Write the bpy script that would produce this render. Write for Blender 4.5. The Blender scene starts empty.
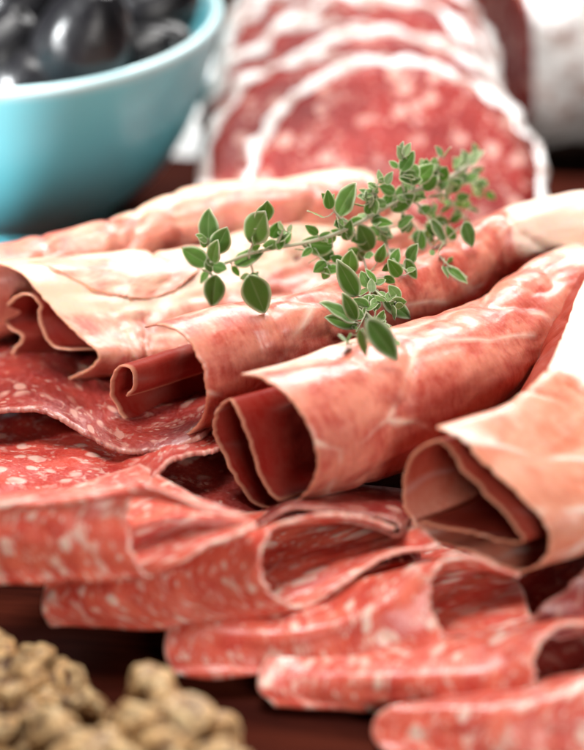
import bpy, math, random
import numpy as np
from mathutils import Vector, Matrix, noise

random.seed(7); rng = np.random.default_rng(7)
S = 0.01                                   # everything below is written in centimetres
sc = bpy.context.scene
COL = sc.collection

# ------------------------------------------------------------------ camera
CAM = np.array([0.0, -52.0, 32.0]); PITCH = math.radians(30.0); FPX = 2190.0
cam_d = bpy.data.cameras.new("camera"); cam = bpy.data.objects.new("camera", cam_d); COL.objects.link(cam)
cam.location = Vector(CAM) * S
cam.rotation_euler = (math.radians(60.0), 0, 0)
cam_d.sensor_fit = 'HORIZONTAL'; cam_d.sensor_width = 26.67; cam_d.lens = 26.67 * FPX / 584.0
cam_d.clip_start = 0.01; cam_d.clip_end = 50
cam_d.dof.use_dof = True; cam_d.dof.focus_distance = 0.562; cam_d.dof.aperture_fstop = 5.0
sc.camera = cam
FW = np.array([0, math.cos(PITCH), -math.sin(PITCH)]); UP = np.array([0, math.sin(PITCH), math.cos(PITCH)])
def ray(px, py):
    d = FW + (px - 292) / FPX * np.array([1., 0, 0]) - (py - 375) / FPX * UP
    return d
def at(px, py, z):
    d = ray(px, py); return CAM + d * ((z - CAM[2]) / d[2])
def aty(px, py, y):
    d = ray(px, py); return CAM + d * ((y - CAM[1]) / d[1])
def atplane(px, py, P, n):
    d = ray(px, py); return CAM + d * (np.dot(P - CAM, n) / np.dot(d, n))

# ------------------------------------------------------------------ helpers
def link(o, parent=None):
    COL.objects.link(o)
    if parent is not None: o.parent = parent
    return o
def tag(o, label=None, cat=None, group=None, kind=None):
    if label: o["label"] = label
    if cat: o["category"] = cat
    if group: o["group"] = group
    if kind: o["kind"] = kind
    return o
def thing(name, loc, label, cat, group=None):
    o = bpy.data.objects.new(name, None); o.empty_display_size = 0.01
    o.location = Vector(loc) * S; link(o)
    return tag(o, label, cat, group)
def mesh_obj(name, V, F, mat, parent=None, origin=None, uvs=None, attrs=None, smooth=True):
    V = np.asarray(V, float)
    if origin is None:
        origin = np.array(parent.location) / S if parent is not None else np.array([V[:, 0].mean(), V[:, 1].mean(), V[:, 2].min()])
    me = bpy.data.meshes.new(name)
    me.from_pydata(((V - origin) * S).tolist(), [], [tuple(f) for f in F])
    if smooth: me.polygons.foreach_set('use_smooth', [True] * len(me.polygons))
    if uvs is not None:
        ul = me.uv_layers.new(name="UVMap")
        idx = np.empty(len(me.loops), int); me.loops.foreach_get('vertex_index', idx)
        ul.data.foreach_set('uv', np.asarray(uvs)[idx].astype(np.float32).ravel())
    if attrs:
        for k, a in attrs.items():
            at_ = me.attributes.new(k, 'FLOAT', 'POINT'); at_.data.foreach_set('value', np.asarray(a, np.float32))
    me.materials.append(mat); me.validate(); me.update()
    o = bpy.data.objects.new(name, me)
    if parent is None: o.location = Vector(origin) * S
    return link(o, parent)

def spline(pts, n):
    """centripetal-ish Catmull-Rom resampled evenly by arc length"""
    P = np.asarray(pts, float); m = len(P)
    if m == 2: return P[0] + (P[1] - P[0]) * np.linspace(0, 1, n)[:, None]
    Q = np.vstack([2 * P[0] - P[1], P, 2 * P[-1] - P[-2]]); out = []
    K = 24
    for i in range(1, m):
        p0, p1, p2, p3 = Q[i - 1], Q[i], Q[i + 1], Q[i + 2]
        t = np.linspace(0, 1, K, endpoint=False)[:, None]
        out.append(0.5 * ((2 * p1) + (-p0 + p2) * t + (2 * p0 - 5 * p1 + 4 * p2 - p3) * t ** 2 + (-p0 + 3 * p1 - 3 * p2 + p3) * t ** 3))
    out.append(P[-1:]); D = np.vstack(out)
    L = np.concatenate([[0], np.cumsum(np.linalg.norm(np.diff(D, axis=0), axis=1))])
    s = np.linspace(0, L[-1], n)
    return np.stack([np.interp(s, L, D[:, k]) for k in range(D.shape[1])], 1)
def spline_t(pts, n):
    """uniform in parameter, no arc length resampling"""
    P = np.asarray(pts, float); m = len(P)
    if m == 2: return P[0] + (P[1] - P[0]) * np.linspace(0, 1, n)[:, None]
    Q = np.vstack([2 * P[0] - P[1], P, 2 * P[-1] - P[-2]])
    T = np.linspace(0, m - 1 - 1e-9, n); out = np.empty((n, P.shape[1]))
    for k, T_ in enumerate(T):
        i = int(T_); t = T_ - i; p0, p1, p2, p3 = Q[i], Q[i + 1], Q[i + 2], Q[i + 3]
        out[k] = 0.5 * ((2 * p1) + (-p0 + p2) * t + (2 * p0 - 5 * p1 + 4 * p2 - p3) * t ** 2 + (-p0 + 3 * p1 - 3 * p2 + p3) * t ** 3)
    return out
def sstep(a, b, x):
    t = np.clip((np.asarray(x, float) - a) / (b - a), 0, 1); return t * t * (3 - 2 * t)
def fbm(p, seed=0, oct=3):
    return noise.fractal(Vector((p[0] + seed * 17.3, p[1] - seed * 9.1, p[2] + seed * 4.7)), 1.0, 2.0, oct)
def nz2(U, W, fu, fw, seed, oct=3):
    out = np.empty(U.shape)
    for i in np.ndindex(U.shape): out[i] = fbm((U[i] * fu, W[i] * fw, 0), seed, oct)
    return out

def grid_normals(P):
    du = np.gradient(P, axis=0); dv = np.gradient(P, axis=1)
    n = np.cross(du, dv); l = np.linalg.norm(n, axis=2, keepdims=True); l[l == 0] = 1
    return n / l
def slab(name, P, UVc, thick, mat, parent=None, attrs=None, rimw=0.12, origin=None, thick_fn=None, side_attr=None):
    """a thin closed sheet from a grid of points: top skin, bottom skin and a rounded rim"""
    nu, nv, _ = P.shape; N = grid_normals(P)
    # rim profile: shrink thickness right at the border for a softly rounded cut edge
    T = np.full((nu, nv), thick) if thick_fn is None else thick_fn
    A = (P + N * T[..., None] * .5).reshape(-1, 3); B = (P - N * T[..., None] * .5).reshape(-1, 3)
    idx = np.arange(nu * nv).reshape(nu, nv)
    q = np.stack([idx[:-1, :-1], idx[1:, :-1], idx[1:, 1:], idx[:-1, 1:]], -1).reshape(-1, 4)
    m = nu * nv
    F = [tuple(x) for x in q] + [tuple(x[::-1] + m) for x in q]
    border = np.concatenate([idx[:, 0], idx[-1, 1:], idx[-2::-1, -1], idx[0, -2:0:-1]])
    # extra ring pushed outwards for a rounded rim
    c = P.reshape(-1, 3)
    inner = np.concatenate([idx[:, 1], idx[-2, 1:], idx[-2::-1, -2], idx[1, -2:0:-1]])
    out = c[border] - c[inner]; l = np.linalg.norm(out, axis=1, keepdims=True); l[l == 0] = 1
    R = c[border] + out / l * (T.reshape(-1)[border] * .35)[:, None]
    k = len(border); base = 2 * m
    for i in range(k):
        j = (i + 1) % k
        F.append((border[j], border[i], base + i, base + j))
        F.append((base + j, base + i, border[i] + m, border[j] + m))
    V = np.vstack([A, B, R])
    uv = UVc.reshape(-1, 2); uv = np.vstack([uv, uv, uv[border]])
    # distance to border in cm from the uv (uv is in cm)
    su = np.concatenate([[0], np.cumsum(np.linalg.norm(np.diff(P[:, nv // 2], axis=0), axis=1))])
    sv = np.concatenate([[0], np.cumsum(np.linalg.norm(np.diff(P[nu // 2], axis=0), axis=1))])
    d = np.minimum(np.minimum(su, su[-1] - su)[:, None], np.minimum(sv, sv[-1] - sv)[None, :])
    rim = (1 - sstep(0, rimw, d)).reshape(-1); rim = np.concatenate([rim, rim, np.ones(k)])
    at_ = {'rim': rim}
    side = np.concatenate([np.zeros(m), np.ones(m), np.full(k, .5)]); at_['side'] = side
    if attrs:
        for kk, a in attrs.items():
            a = a.reshape(-1); a2 = a
            if side_attr and side_attr[0] == kk:
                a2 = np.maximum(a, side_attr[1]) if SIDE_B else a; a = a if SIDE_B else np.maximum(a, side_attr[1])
            at_[kk] = np.concatenate([a, a2, np.zeros(k)])
    return mesh_obj(name, V, F, mat, parent, origin, uv, at_)

# ------------------------------------------------------------------ node helper
class NT:
    def __init__(s, name):
        s.m = bpy.data.materials.new(name); s.m.use_nodes = True; s.t = s.m.node_tree
        s.t.nodes.clear(); s.out = s.t.nodes.new('ShaderNodeOutputMaterial')
        s.b = s.t.nodes.new('ShaderNodeBsdfPrincipled'); s.t.links.new(s.b.outputs[0], s.out.inputs[0])
    def n(s, typ, **kw):
        nd = s.t.nodes.new(typ)
        for k, v in kw.items(): setattr(nd, k, v)
        return nd
    def l(s, a, b): s.t.links.new(a, b)
    def setin(s, sock, v):
        if hasattr(v, 'links') or isinstance(v, bpy.types.NodeSocket): s.l(v, sock)
        else: sock.default_value = v
    def math(s, op, a, b=0.0, clamp=False):
        nd = s.n('ShaderNodeMath', operation=op, use_clamp=clamp); s.setin(nd.inputs[0], a); s.setin(nd.inputs[1], b); return nd.outputs[0]
    def mix(s, f, a, b, mode='MIX'):
        nd = s.n('ShaderNodeMix', data_type='RGBA', blend_type=mode); s.setin(nd.inputs[0], f)
        s.setin(nd.inputs[6], a if not isinstance(a, tuple) else (*a, 1)[:4]); s.setin(nd.inputs[7], b if not isinstance(b, tuple) else (*b, 1)[:4]); return nd.outputs[2]
    def ramp(s, f, stops, interp='LINEAR'):
        nd = s.n('ShaderNodeValToRGB'); s.l(f, nd.inputs[0]); cr = nd.color_ramp; cr.interpolation = interp
        while len(cr.elements) < len(stops): cr.elements.new(.5)
        for e, (p, c) in zip(cr.elements, stops):
            e.position = p; e.color = (*c, 1) if isinstance(c, tuple) else (c, c, c, 1)
        return nd.outputs[0]
    def uv(s, scale=(1, 1, 1), rot=0, loc=(0, 0, 0)):
        u = s.n('ShaderNodeUVMap'); u.uv_map = 'UVMap'; mp = s.n('ShaderNodeMapping'); s.l(u.outputs[0], mp.inputs[0])
        mp.inputs['Scale'].default_value = scale; mp.inputs['Rotation'].default_value = (0, 0, rot); mp.inputs['Location'].default_value = loc
        return mp.outputs[0]
    def obj(s, scale=(100, 100, 100), loc=(0, 0, 0)):
        u = s.n('ShaderNodeTexCoord'); mp = s.n('ShaderNodeMapping'); s.l(u.outputs['Object'], mp.inputs[0])
        mp.inputs['Scale'].default_value = scale; mp.inputs['Location'].default_value = loc
        return mp.outputs[0]
    def noise(s, vec, sc_, det=3, rough=.5, dist=0, col=False):
        nd = s.n('ShaderNodeTexNoise'); s.l(vec, nd.inputs['Vector']); nd.inputs['Scale'].default_value = sc_
        nd.inputs['Detail'].default_value = det; nd.inputs['Roughness'].default_value = rough; nd.inputs['Distortion'].default_value = dist
        return nd.outputs['Color' if col else 'Fac']
    def vor(s, vec, sc_, feat='F1', rnd=1.0):
        nd = s.n('ShaderNodeTexVoronoi', feature=feat); s.l(vec, nd.inputs['Vector']); nd.inputs['Scale'].default_value = sc_
        nd.inputs['Randomness'].default_value = rnd
        return nd.outputs['Distance']
    def warp(s, vec, sc_, amt):
        c = s.noise(vec, sc_, 2, .5, 0, True)
        sub = s.n('ShaderNodeVectorMath', operation='SUBTRACT'); s.l(c, sub.inputs[0]); sub.inputs[1].default_value = (.5, .5, .5)
        ml = s.n('ShaderNodeVectorMath', operation='SCALE'); s.l(sub.outputs[0], ml.inputs[0]); ml.inputs['Scale'].default_value = amt
        ad = s.n('ShaderNodeVectorMath', operation='ADD'); s.l(vec, ad.inputs[0]); s.l(ml.outputs[0], ad.inputs[1]); return ad.outputs[0]
    def attr(s, name):
        nd = s.n('ShaderNodeAttribute'); nd.attribute_name = name; return nd.outputs['Fac']
    def bump(s, h, strength, dist):
        nd = s.n('ShaderNodeBump'); s.l(h, nd.inputs['Height']); nd.inputs['Strength'].default_value = strength
        nd.inputs['Distance'].default_value = dist * S; s.l(nd.outputs[0], s.b.inputs['Normal']); return nd
    def sss(s, w, scale_cm, rad=(1, .28, .14)):
        s.b.inputs['Subsurface Weight'].default_value = w; s.b.inputs['Subsurface Radius'].default_value = rad
        s.b.inputs['Subsurface Scale'].default_value = scale_cm * S
    def __setitem__(s, k, v): s.setin(s.b.inputs[k], (*v, 1) if isinstance(v, tuple) and len(v) == 3 else v)

# ------------------------------------------------------------------ materials
def prosciutto_mat(name, meat_a, meat_b, fatc, vein=.6, seed=0.0):
    t = NT(name); v = t.uv(loc=(seed * 3.7, seed * 5.1, 0)); w = t.warp(v, .55, .9)
    big = t.ramp(t.noise(w, .9, 4, .6), [(.40, 0.), (.58, 1.)])
    meat = t.mix(big, meat_a, meat_b)
    st = t.uv(scale=(1.1, 4.0, 1), loc=(seed, 2, 0)); fib = t.ramp(t.noise(t.warp(st, .8, .6), 1.6, 5, .65), [(.35, 0.), (.7, 1.)])
    meat = t.mix(t.math('MULTIPLY', fib, .42), meat, tuple(min(1, x * 1.15 + .08) for x in meat_b))
    # dark flecks
    fl = t.ramp(t.noise(w, 3.2, 4, .7), [(.28, 1.), (.42, 0.)])
    meat = t.mix(t.math('MULTIPLY', fl, .25), meat, tuple(x * .55 for x in meat_a))
    # thin pale connective lines
    ed = t.vor(t.warp(t.uv(scale=(1, .62, 1), loc=(seed * 2.1, 1.3, 0), rot=.5), .5, 1.3), .42, 'DISTANCE_TO_EDGE')
    ln = t.ramp(ed, [(0.0, 1.), (.018, .55), (.05, 0.)]); ln = t.math('MULTIPLY', ln, t.ramp(t.noise(v, .6, 2), [(.42, 0.), (.6, 1.)]))
    ln = t.math('MULTIPLY', ln, vein)
    fat = t.attr('fat'); fn = t.math('ADD', fat, t.math('MULTIPLY', t.math('SUBTRACT', t.noise(w, 1.6, 4, .6), .5), .7))
    fm = t.math('MAXIMUM', t.ramp(fn, [(.38, 0.), (.62, 1.)]), ln)
    fatcol = t.mix(t.noise(w, 2.2, 3), fatc, tuple(min(1, x * 1.12) for x in fatc))
    col = t.mix(fm, meat, fatcol)
    fine = t.noise(v, 14, 3, .7)
    col = t.mix(t.math('MULTIPLY', t.ramp(fine, [(.5, 0.), (.8, 1.)]), .18), col, fatc)
    col = t.mix(t.math('MULTIPLY', t.attr('hollow_shade'), .9), col, (meat_a[0] * .40, meat_a[1] * .09, meat_a[2] * .09))  # shade of the roll hollows painted into the colour as deep red
    rim = t.attr('rim'); col = t.mix(t.math('MULTIPLY', rim, .5), col, (.78, .42, .26))
    t['Base Color'] = col
    t.sss(.5, .06, (1, .25, .10)); t['Subsurface Weight'] = t.math('SUBTRACT', .5, t.math('MULTIPLY', t.attr('hollow_shade'), .45)); t['Specular IOR Level'] = t.math('SUBTRACT', .55, t.math('MULTIPLY', t.attr('hollow_shade'), .5))
    t['Roughness'] = t.ramp(t.noise(w, 2.5, 4, .6), [(.3, .28), (.7, .5)])
    t['Coat Weight'] = t.math('SUBTRACT', .22, t.math('MULTIPLY', t.attr('hollow_shade'), .22)); t.b.inputs['Coat Roughness'].default_value = .2
    h = t.math('ADD', t.math('MULTIPLY', fib, .5), t.math('ADD', t.math('MULTIPLY', t.noise(w, 5, 5, .65), .8), t.math('MULTIPLY', fine, .3)))
    t.bump(t.math('ADD', h, t.math('MULTIPLY', ln, .8)), .30, .04)
    return t.m

def salami_mat(name, meat_a, meat_b, fatc, su=1.0, sv=1.0, scale=1.0, thr=0.0, seed=0.0, sss=.7, vary=.5, coat=.35):
    t = NT(name); v = t.uv(scale=(su, sv, 1), loc=(seed * 3.1, seed * 1.7, 0)); w = t.warp(v, 1.1 * scale, .55 / scale)
    d1 = t.vor(w, 1.7 * scale); b1 = t.ramp(d1, [(.21 + thr, 1.), (.32 + thr, 0.)])
    sel = t.ramp(t.noise(v, .8 * scale, 2), [(.40, 0.), (.52, 1.)]); b1 = t.math('MULTIPLY', b1, sel)
    w2 = t.warp(v, 2.6 * scale, .22 / scale); d2 = t.vor(w2, 4.4 * scale); b2 = t.ramp(d2, [(.16 + thr, 1.), (.30 + thr, 0.)])
    b2 = t.math('MULTIPLY', b2, t.ramp(t.noise(v, 2.2 * scale, 2), [(.42, 0.), (.58, 1.)]))
    sm = t.ramp(t.noise(w, 2.3 * scale, 4, .62, .6), [(.56, 0.), (.66, .75)])
    f = t.math('MAXIMUM', t.math('MAXIMUM', b1, t.math('MULTIPLY', b2, .9)), sm)
    meat = t.mix(t.ramp(t.noise(w, 1.1 * scale, 4, .6), [(.35, 0.), (.65, 1.)]), meat_a, meat_b)
    fine = t.noise(v, 11 * scale, 3, .7)
    meat = t.mix(t.math('MULTIPLY', t.ramp(fine, [(.45, 0.), (.75, 1.)]), vary), meat, tuple(min(1, x * 1.3 + .1) for x in meat_b))
    col = t.mix(f, meat, t.mix(fine, fatc, tuple(x * .88 for x in fatc)))
    rim = t.attr('rim'); rn = t.ramp(t.noise(v, 2.6 * scale, 3), [(.35, .12), (.62, .9)])
    col = t.mix(t.math('MULTIPLY', rim, rn), col, tuple(min(1, x * 1.02) for x in fatc))
    t['Base Color'] = col; t.sss(sss, .08, (1, .22, .10))
    t['Roughness'] = t.ramp(t.noise(w, 3, 4, .6), [(.3, .28), (.7, .5)]); t['Specular IOR Level'] = .5
    t.b.inputs['Coat Weight'].default_value = coat; t.b.inputs['Coat Roughness'].default_value = .2
    if coat == 0: t['Roughness'] = .75; t['Specular IOR Level'] = .15
    h = t.math('ADD', t.math('MULTIPLY', f, .6), t.math('ADD', t.math('MULTIPLY', fine, .35), t.math('MULTIPLY', t.noise(w, 4, 4, .6), .8)))
    t.bump(h, .5, .045)
    return t.m

M = {}
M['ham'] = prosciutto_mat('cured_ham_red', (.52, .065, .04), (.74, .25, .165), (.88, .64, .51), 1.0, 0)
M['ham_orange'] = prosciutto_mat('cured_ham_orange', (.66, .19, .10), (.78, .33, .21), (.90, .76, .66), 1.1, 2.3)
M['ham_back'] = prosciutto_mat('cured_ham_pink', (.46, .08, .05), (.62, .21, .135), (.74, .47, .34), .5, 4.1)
M['salami'] = salami_mat('folded_salami', (.58, .040, .024), (.82, .17, .10), (.92, .62, .51), .72, 1.1, 1.15, .045, sss=.5, vary=.5)
M['salami_shaded'] = salami_mat('flat_salami_shaded', (.20, .010, .008), (.32, .030, .018), (.58, .28, .22), 1.0, 1.0, .75, -.01, 3.3, sss=.4)  # darker copy of the salami, shadow of the rolls put into its colour
M['salami_mid'] = salami_mat('open_salami', (.42, .022, .016), (.58, .075, .045), (.78, .44, .36), .9, 1.0, 1.0, .03, 7.7, sss=.4, vary=.5)
M['salami_face'] = salami_mat('salami_cut_face', (.16, .005, .005), (.27, .018, .012), (.60, .32, .27), 1, 1, .72, .05, 5.0, .3, coat=0)

def rind_mat():
    t = NT('salami_mould_rind'); v = t.obj()
    col = t.mix(t.ramp(t.noise(v, 1.3, 5, .6), [(.36, 0.), (.52, 1.)]), (.52, .36, .31), (.86, .84, .82))
    t['Base Color'] = col; t['Roughness'] = .85; t.bump(t.noise(v, 2.2, 6, .65), .8, .15); return t.m
M['rind'] = rind_mat()
def bowl_mat():
    t = NT('turquoise_glaze'); v = t.obj()
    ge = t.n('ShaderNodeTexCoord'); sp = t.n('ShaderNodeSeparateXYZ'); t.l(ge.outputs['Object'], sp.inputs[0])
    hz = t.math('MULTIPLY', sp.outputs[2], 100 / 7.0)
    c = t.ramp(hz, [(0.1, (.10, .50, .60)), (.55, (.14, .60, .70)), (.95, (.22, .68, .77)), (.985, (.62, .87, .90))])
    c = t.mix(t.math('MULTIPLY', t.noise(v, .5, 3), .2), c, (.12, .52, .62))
    t['Base Color'] = c; t['Roughness'] = .34; t.b.inputs['Coat Weight'].default_value = .25; t.b.inputs['Coat Roughness'].default_value = .12
    t.bump(t.noise(v, 1.2, 2), .06, .05); return t.m
M['bowl'] = bowl_mat()
def olive_mat():
    t = NT('black_olive_skin'); v = t.obj(); n_ = t.noise(v, 1.1, 4)
    t['Base Color'] = t.mix(n_, (.003, .003, .004), (.012, .011, .013)); t['Roughness'] = t.ramp(t.noise(v, 2, 3), [(.3, .26), (.7, .40)])
    t['Specular IOR Level'] = .45; t.bump(t.noise(v, 2.5, 3), .35, .06); return t.m
M['olive'] = olive_mat()
def walnut_mat():
    t = NT('walnut_kernel'); v = t.obj(); 
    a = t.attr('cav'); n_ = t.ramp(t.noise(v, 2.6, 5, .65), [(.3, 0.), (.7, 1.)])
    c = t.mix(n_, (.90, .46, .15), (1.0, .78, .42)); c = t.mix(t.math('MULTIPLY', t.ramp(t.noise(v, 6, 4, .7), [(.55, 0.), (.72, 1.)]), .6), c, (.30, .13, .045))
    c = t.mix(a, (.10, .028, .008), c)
    t['Base Color'] = c; t['Roughness'] = .42; t.b.inputs['Coat Weight'].default_value = .3; t.b.inputs['Coat Roughness'].default_value = .3; t.bump(t.math('ADD', t.noise(v, 5, 6, .7), n_), .9, .09); return t.m
M['walnut'] = walnut_mat()
def leaf_mat(young=False, tiny=False):
    t = NT('young_leaf_green' if young else 'tiny_leaf_green' if tiny else 'leaf_green'); v = t.uv()
    rim = t.attr('rim'); mid = t.attr('mid')
    base = t.mix(t.noise(t.obj(), 5, 3), (.05, .14, .008), (.13, .27, .018))
    if young: base = t.mix(t.noise(t.obj(), 5, 3), (.22, .30, .13), (.40, .46, .27))
    if tiny: base = t.mix(t.noise(t.obj(), 1.5, 3), (.07, .15, .02), (.22, .32, .09))
    oi = t.n('ShaderNodeObjectInfo'); base = t.mix(t.math('MULTIPLY', oi.outputs['Random'], .45), base, (.04, .09, .018))
    c = t.mix(t.math('MULTIPLY', mid, .35), base, (.30, .38, .16))
    sd = t.attr('side'); c = t.mix(t.math('MULTIPLY', sd, .6), c, (.36, .44, .27))
    c = t.mix(t.math('MULTIPLY', rim, .85), c, (.66, .68, .46))
    t['Base Color'] = c; t['Roughness'] = .6; t.b.inputs['Sheen Weight'].default_value = .15; t.b.inputs['Sheen Roughness'].default_value = .4
    t['Specular IOR Level'] = .35; t.sss(.35, .06, (.5, 1, .25)); t.bump(t.noise(t.obj(), 14, 4, .6), .5, .03); return t.m
M['leaf'] = leaf_mat(); M['leaf_tiny'] = leaf_mat(tiny=True); M['leaf_young'] = leaf_mat(True)
def stem_mat():
    t = NT('herb_stem'); t['Base Color'] = t.mix(t.noise(t.obj(), 4, 3), (.34, .36, .20), (.50, .44, .32)); t['Roughness'] = .7
    t.b.inputs['Sheen Weight'].default_value = .5; return t.m
M['stem'] = stem_mat()
def wood_mat(name, a, b, rough, sc_=(1, 1, 1)):
    t = NT(name); v = t.obj(scale=(100 * .05, 100 * .55, 100)); w = t.warp(v, .6, .9)
    g = t.noise(w, 2.2, 6, .65); c = t.mix(t.ramp(g, [(.35, 0.), (.68, 1.)]), a, b)
    t['Base Color'] = c; t['Roughness'] = t.ramp(t.noise(t.obj(), .5, 4), [(.3, rough), (.7, rough + .18)]); t['Specular IOR Level'] = .12; t['IOR'] = 1.18; t.bump(g, .25, .05); return t.m
M['board'] = wood_mat('cherry_board', (.030, .005, .003), (.085, .016, .008), .5)
M['table'] = wood_mat('dark_table', (.012, .006, .004), (.035, .014, .008), .35)
def cloth_mat():
    t = NT('white_linen'); v = t.obj(); wv = t.n('ShaderNodeTexWave'); t.l(v, wv.inputs[0]); wv.inputs['Scale'].default_value = 6
    t['Base Color'] = t.mix(t.noise(v, .4, 3), (.66, .66, .66), (.82, .82, .81)); t['Roughness'] = .9; t.bump(wv.outputs[0], .2, .03); return t.m
M['cloth'] = cloth_mat()

# ------------------------------------------------------------------ setting
def box(name, c, size, mat, rotz=0, bev=.25, kind=None):
    import bmesh
    bm = bmesh.new(); bmesh.ops.create_cube(bm, size=1)
    bmesh.ops.scale(bm, vec=Vector(size) * S, verts=bm.verts)
    bmesh.ops.bevel(bm, geom=bm.edges[:], offset=bev * S, segments=3, affect='EDGES')
    me = bpy.data.meshes.new(name); bm.to_mesh(me); bm.free(); me.materials.append(mat)
    o = bpy.data.objects.new(name, me); o.location = Vector(c) * S; o.rotation_euler = (0, 0, rotz); link(o); return o
tb = box('tabletop', (0, 20, -3.0), (400, 400, 2), M['table']); tag(tb, kind='structure')
bd = box('cutting_board', (-2, -3.2, -1.0), (70, 44, 2.0), M['board'], math.radians(-7), .3)
tag(bd, 'dark reddish brown wooden board carrying the cold meats', 'cutting board')

HAM = []; SIDE_B = True
# ------------------------------------------------------------------ prosciutto rolls
def roll(label, profile, axis, Rs, mat, d0=None, nu=190, nv=120, fat=None, seed=0, thick=.065, wr=1.0, shear=None, jag=1.0, inner_shade=1.0, name='prosciutto_roll', extras=None):
    """profile: list of picture points of the cut end (outer flap first, inwards); axis: list of world points; Rs: relative size along it"""
    A = spline(axis, nv); T = np.gradient(A, axis=0); T /= np.linalg.norm(T, axis=1, keepdims=True)
    E1 = np.cross(T, [0, 0, 1.]); E1 /= np.linalg.norm(E1, axis=1, keepdims=True); E2 = np.cross(E1, T)
    n0 = T[0] if d0 is None else np.array(d0) / np.linalg.norm(d0)
    pq = []
    f1 = np.cross(n0, [0, 0, 1.]); f1 /= np.linalg.norm(f1); f2 = np.cross(f1, n0)
    for px, py in profile:
        w = atplane(px, py, A[0], n0) - A[0]; pq.append((w @ f1, w @ f2))
    pq = spline(pq, nu)
    s = np.interp(np.linspace(0, 1, nv), np.linspace(0, 1, len(Rs)), Rs)
    k = np.ones(9) / 9; sp_ = np.pad(s, 4, mode='edge'); s = np.convolve(sp_, k, 'valid')
    L = np.concatenate([[0], np.cumsum(np.linalg.norm(np.diff(pq, axis=0), axis=1))])
    LV = np.concatenate([[0], np.cumsum(np.linalg.norm(np.diff(A, axis=0), axis=1))])
    U, W = np.meshgrid(L, LV, indexing='ij')
    # frame blends from the given cut plane to the axis frame
    bl = sstep(0, .25, np.linspace(0, 1, nv))[:, None]
    B1 = f1 * (1 - bl) + E1 * bl; B2 = f2 * (1 - bl) + E2 * bl
    sq = 1 - .8 * sstep(.93, 1.0, np.linspace(0, 1, nv))          # the far end is pinched shut
    P = A[None] + s[None, :, None] * (pq[:, 0][:, None, None] * B1[None] + pq[:, 1][:, None, None] * (B2 * sq[:, None])[None])
    # wrinkles: long ones along the roll, a few across
    N = grid_normals(P)
    w1 = nz2(U, W, .45, .16, seed, 2); w2 = nz2(U, W, 1.1, .55, seed + 3, 3)
    ridge = 1 - np.abs(nz2(U, W, .35, .5, seed + 8, 2)) * 4; ridge = np.clip(ridge, 0, 1) ** 2
    fade = .12 + .88 * sstep(0, 3.2, W)
    P = P + N * ((w1 * .22 + w2 * .075) * wr * fade - ridge * .09 * wr * sstep(.6, 3, W))[..., None]
    # ragged, slightly slanting cut edge
    ej = np.array([fbm((x * 1.1, 0, 0), seed + 5, 2) * .07 + fbm((x * 5, 3, 0), seed + 6, 3) * .045 * jag for x in L])
    if shear is not None: ej = ej + np.interp(np.linspace(0, 1, nu), np.linspace(0, 1, len(shear)), shear)
    P = P + (ej[:, None] * (1 - sstep(0, 2.2, W)))[..., None] * T[0][None, None]
    # free flap edge raggedness
    un = np.linspace(0, 1, nu)[:, None]; vn = np.linspace(0, 1, nv)[None, :]
    fa = np.zeros((nu, nv)) if fat is None else fat(un + 0 * vn, vn + 0 * un, U, W)
    base = np.array([A[0][0], A[0][1], P[..., 2].min()])
    root = thing(name, base, label, 'prosciutto roll', 'rolled slices of cured ham in a row')
    UVc = np.stack([U, W], -1)
    hollow_shade = np.clip(sstep(.36, .6, un + 0 * vn) , 0, 1)  # painted shade mask, rising towards the inner layers of the roll
    slab('ham_sheet', P, UVc, thick, mat, root, {'fat': fa * (1 - hollow_shade), 'hollow_shade': hollow_shade}, rimw=.09, side_attr=('hollow_shade', inner_shade))
    HAM.append(P); return root, P

def g(px, py, z): return at(px, py, z)

# roll D: the middle one, in focus
Dprof = [(241,375),(252,376),(268,381),(287,395),(305,420),(315,446),(317,468),(309,488),(292,503),(268,508),(249,499),(229,466),(215,436),(216,412),(228,400),(238,409),(247,432),(256,462),(266,488),(279,501)]
def fatD(u, v, U, W):
    return .95 * sstep(.80, .95, v) + .55 * (1 - sstep(.0, .10, u)) * (1 - sstep(.1, .5, v)) + .12 + .25 * np.exp(-((v - .52) / .06) ** 2) * (u < .3)
roll('cured ham roll with a dark hollow mouth, second from the right in its row', Dprof,
     [g(266,443,3.9), g(330,425,3.8), g(400,402,3.7), g(455,376,3.6), g(510,340,3.6), g(560,304,3.8), g(610,275,4.0)],
     [1.0, 1.0, 1.0, .97, .86, .90, .80, .72], M['ham'], d0=(.70,.71,0), fat=fatD, seed=1)
# roll E: right, orange
Eprof = [(437,428),(447,431),(466,444),(490,467),(513,487),(531,506),(546,527),(549,547),(538,564),(518,571),(494,563),(470,551),(442,544),(418,533),(405,508),(403,482),(410,458),(425,446),(442,442),(452,455),(468,476),(492,498),(506,514),(516,530),(521,542),(504,542),(472,534),(442,527),(420,522)]
def fatE(u, v, U, W):
    return 1.0 * sstep(.26, .42, v + .12 * (u - .4)) + .2 * (1 - sstep(.3, .5, u)) + .35 * np.exp(-((u - .66) / .06) ** 2) + .2 * (u > .5)
roll('orange cured ham roll at the right edge with a ragged double layered mouth', Eprof,
     [g(475,503,3.8), g(540,480,3.9), g(586,446,4.0), g(603,400,4.0), g(612,350,4.0), g(626,300,4.0)],
     [1.0, 1.0, 1.02, .98, .92, .85, .8], M['ham_orange'], d0=(.62, .78, -.02), fat=fatE, seed=2, inner_shade=.45, jag=1.5)
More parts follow.
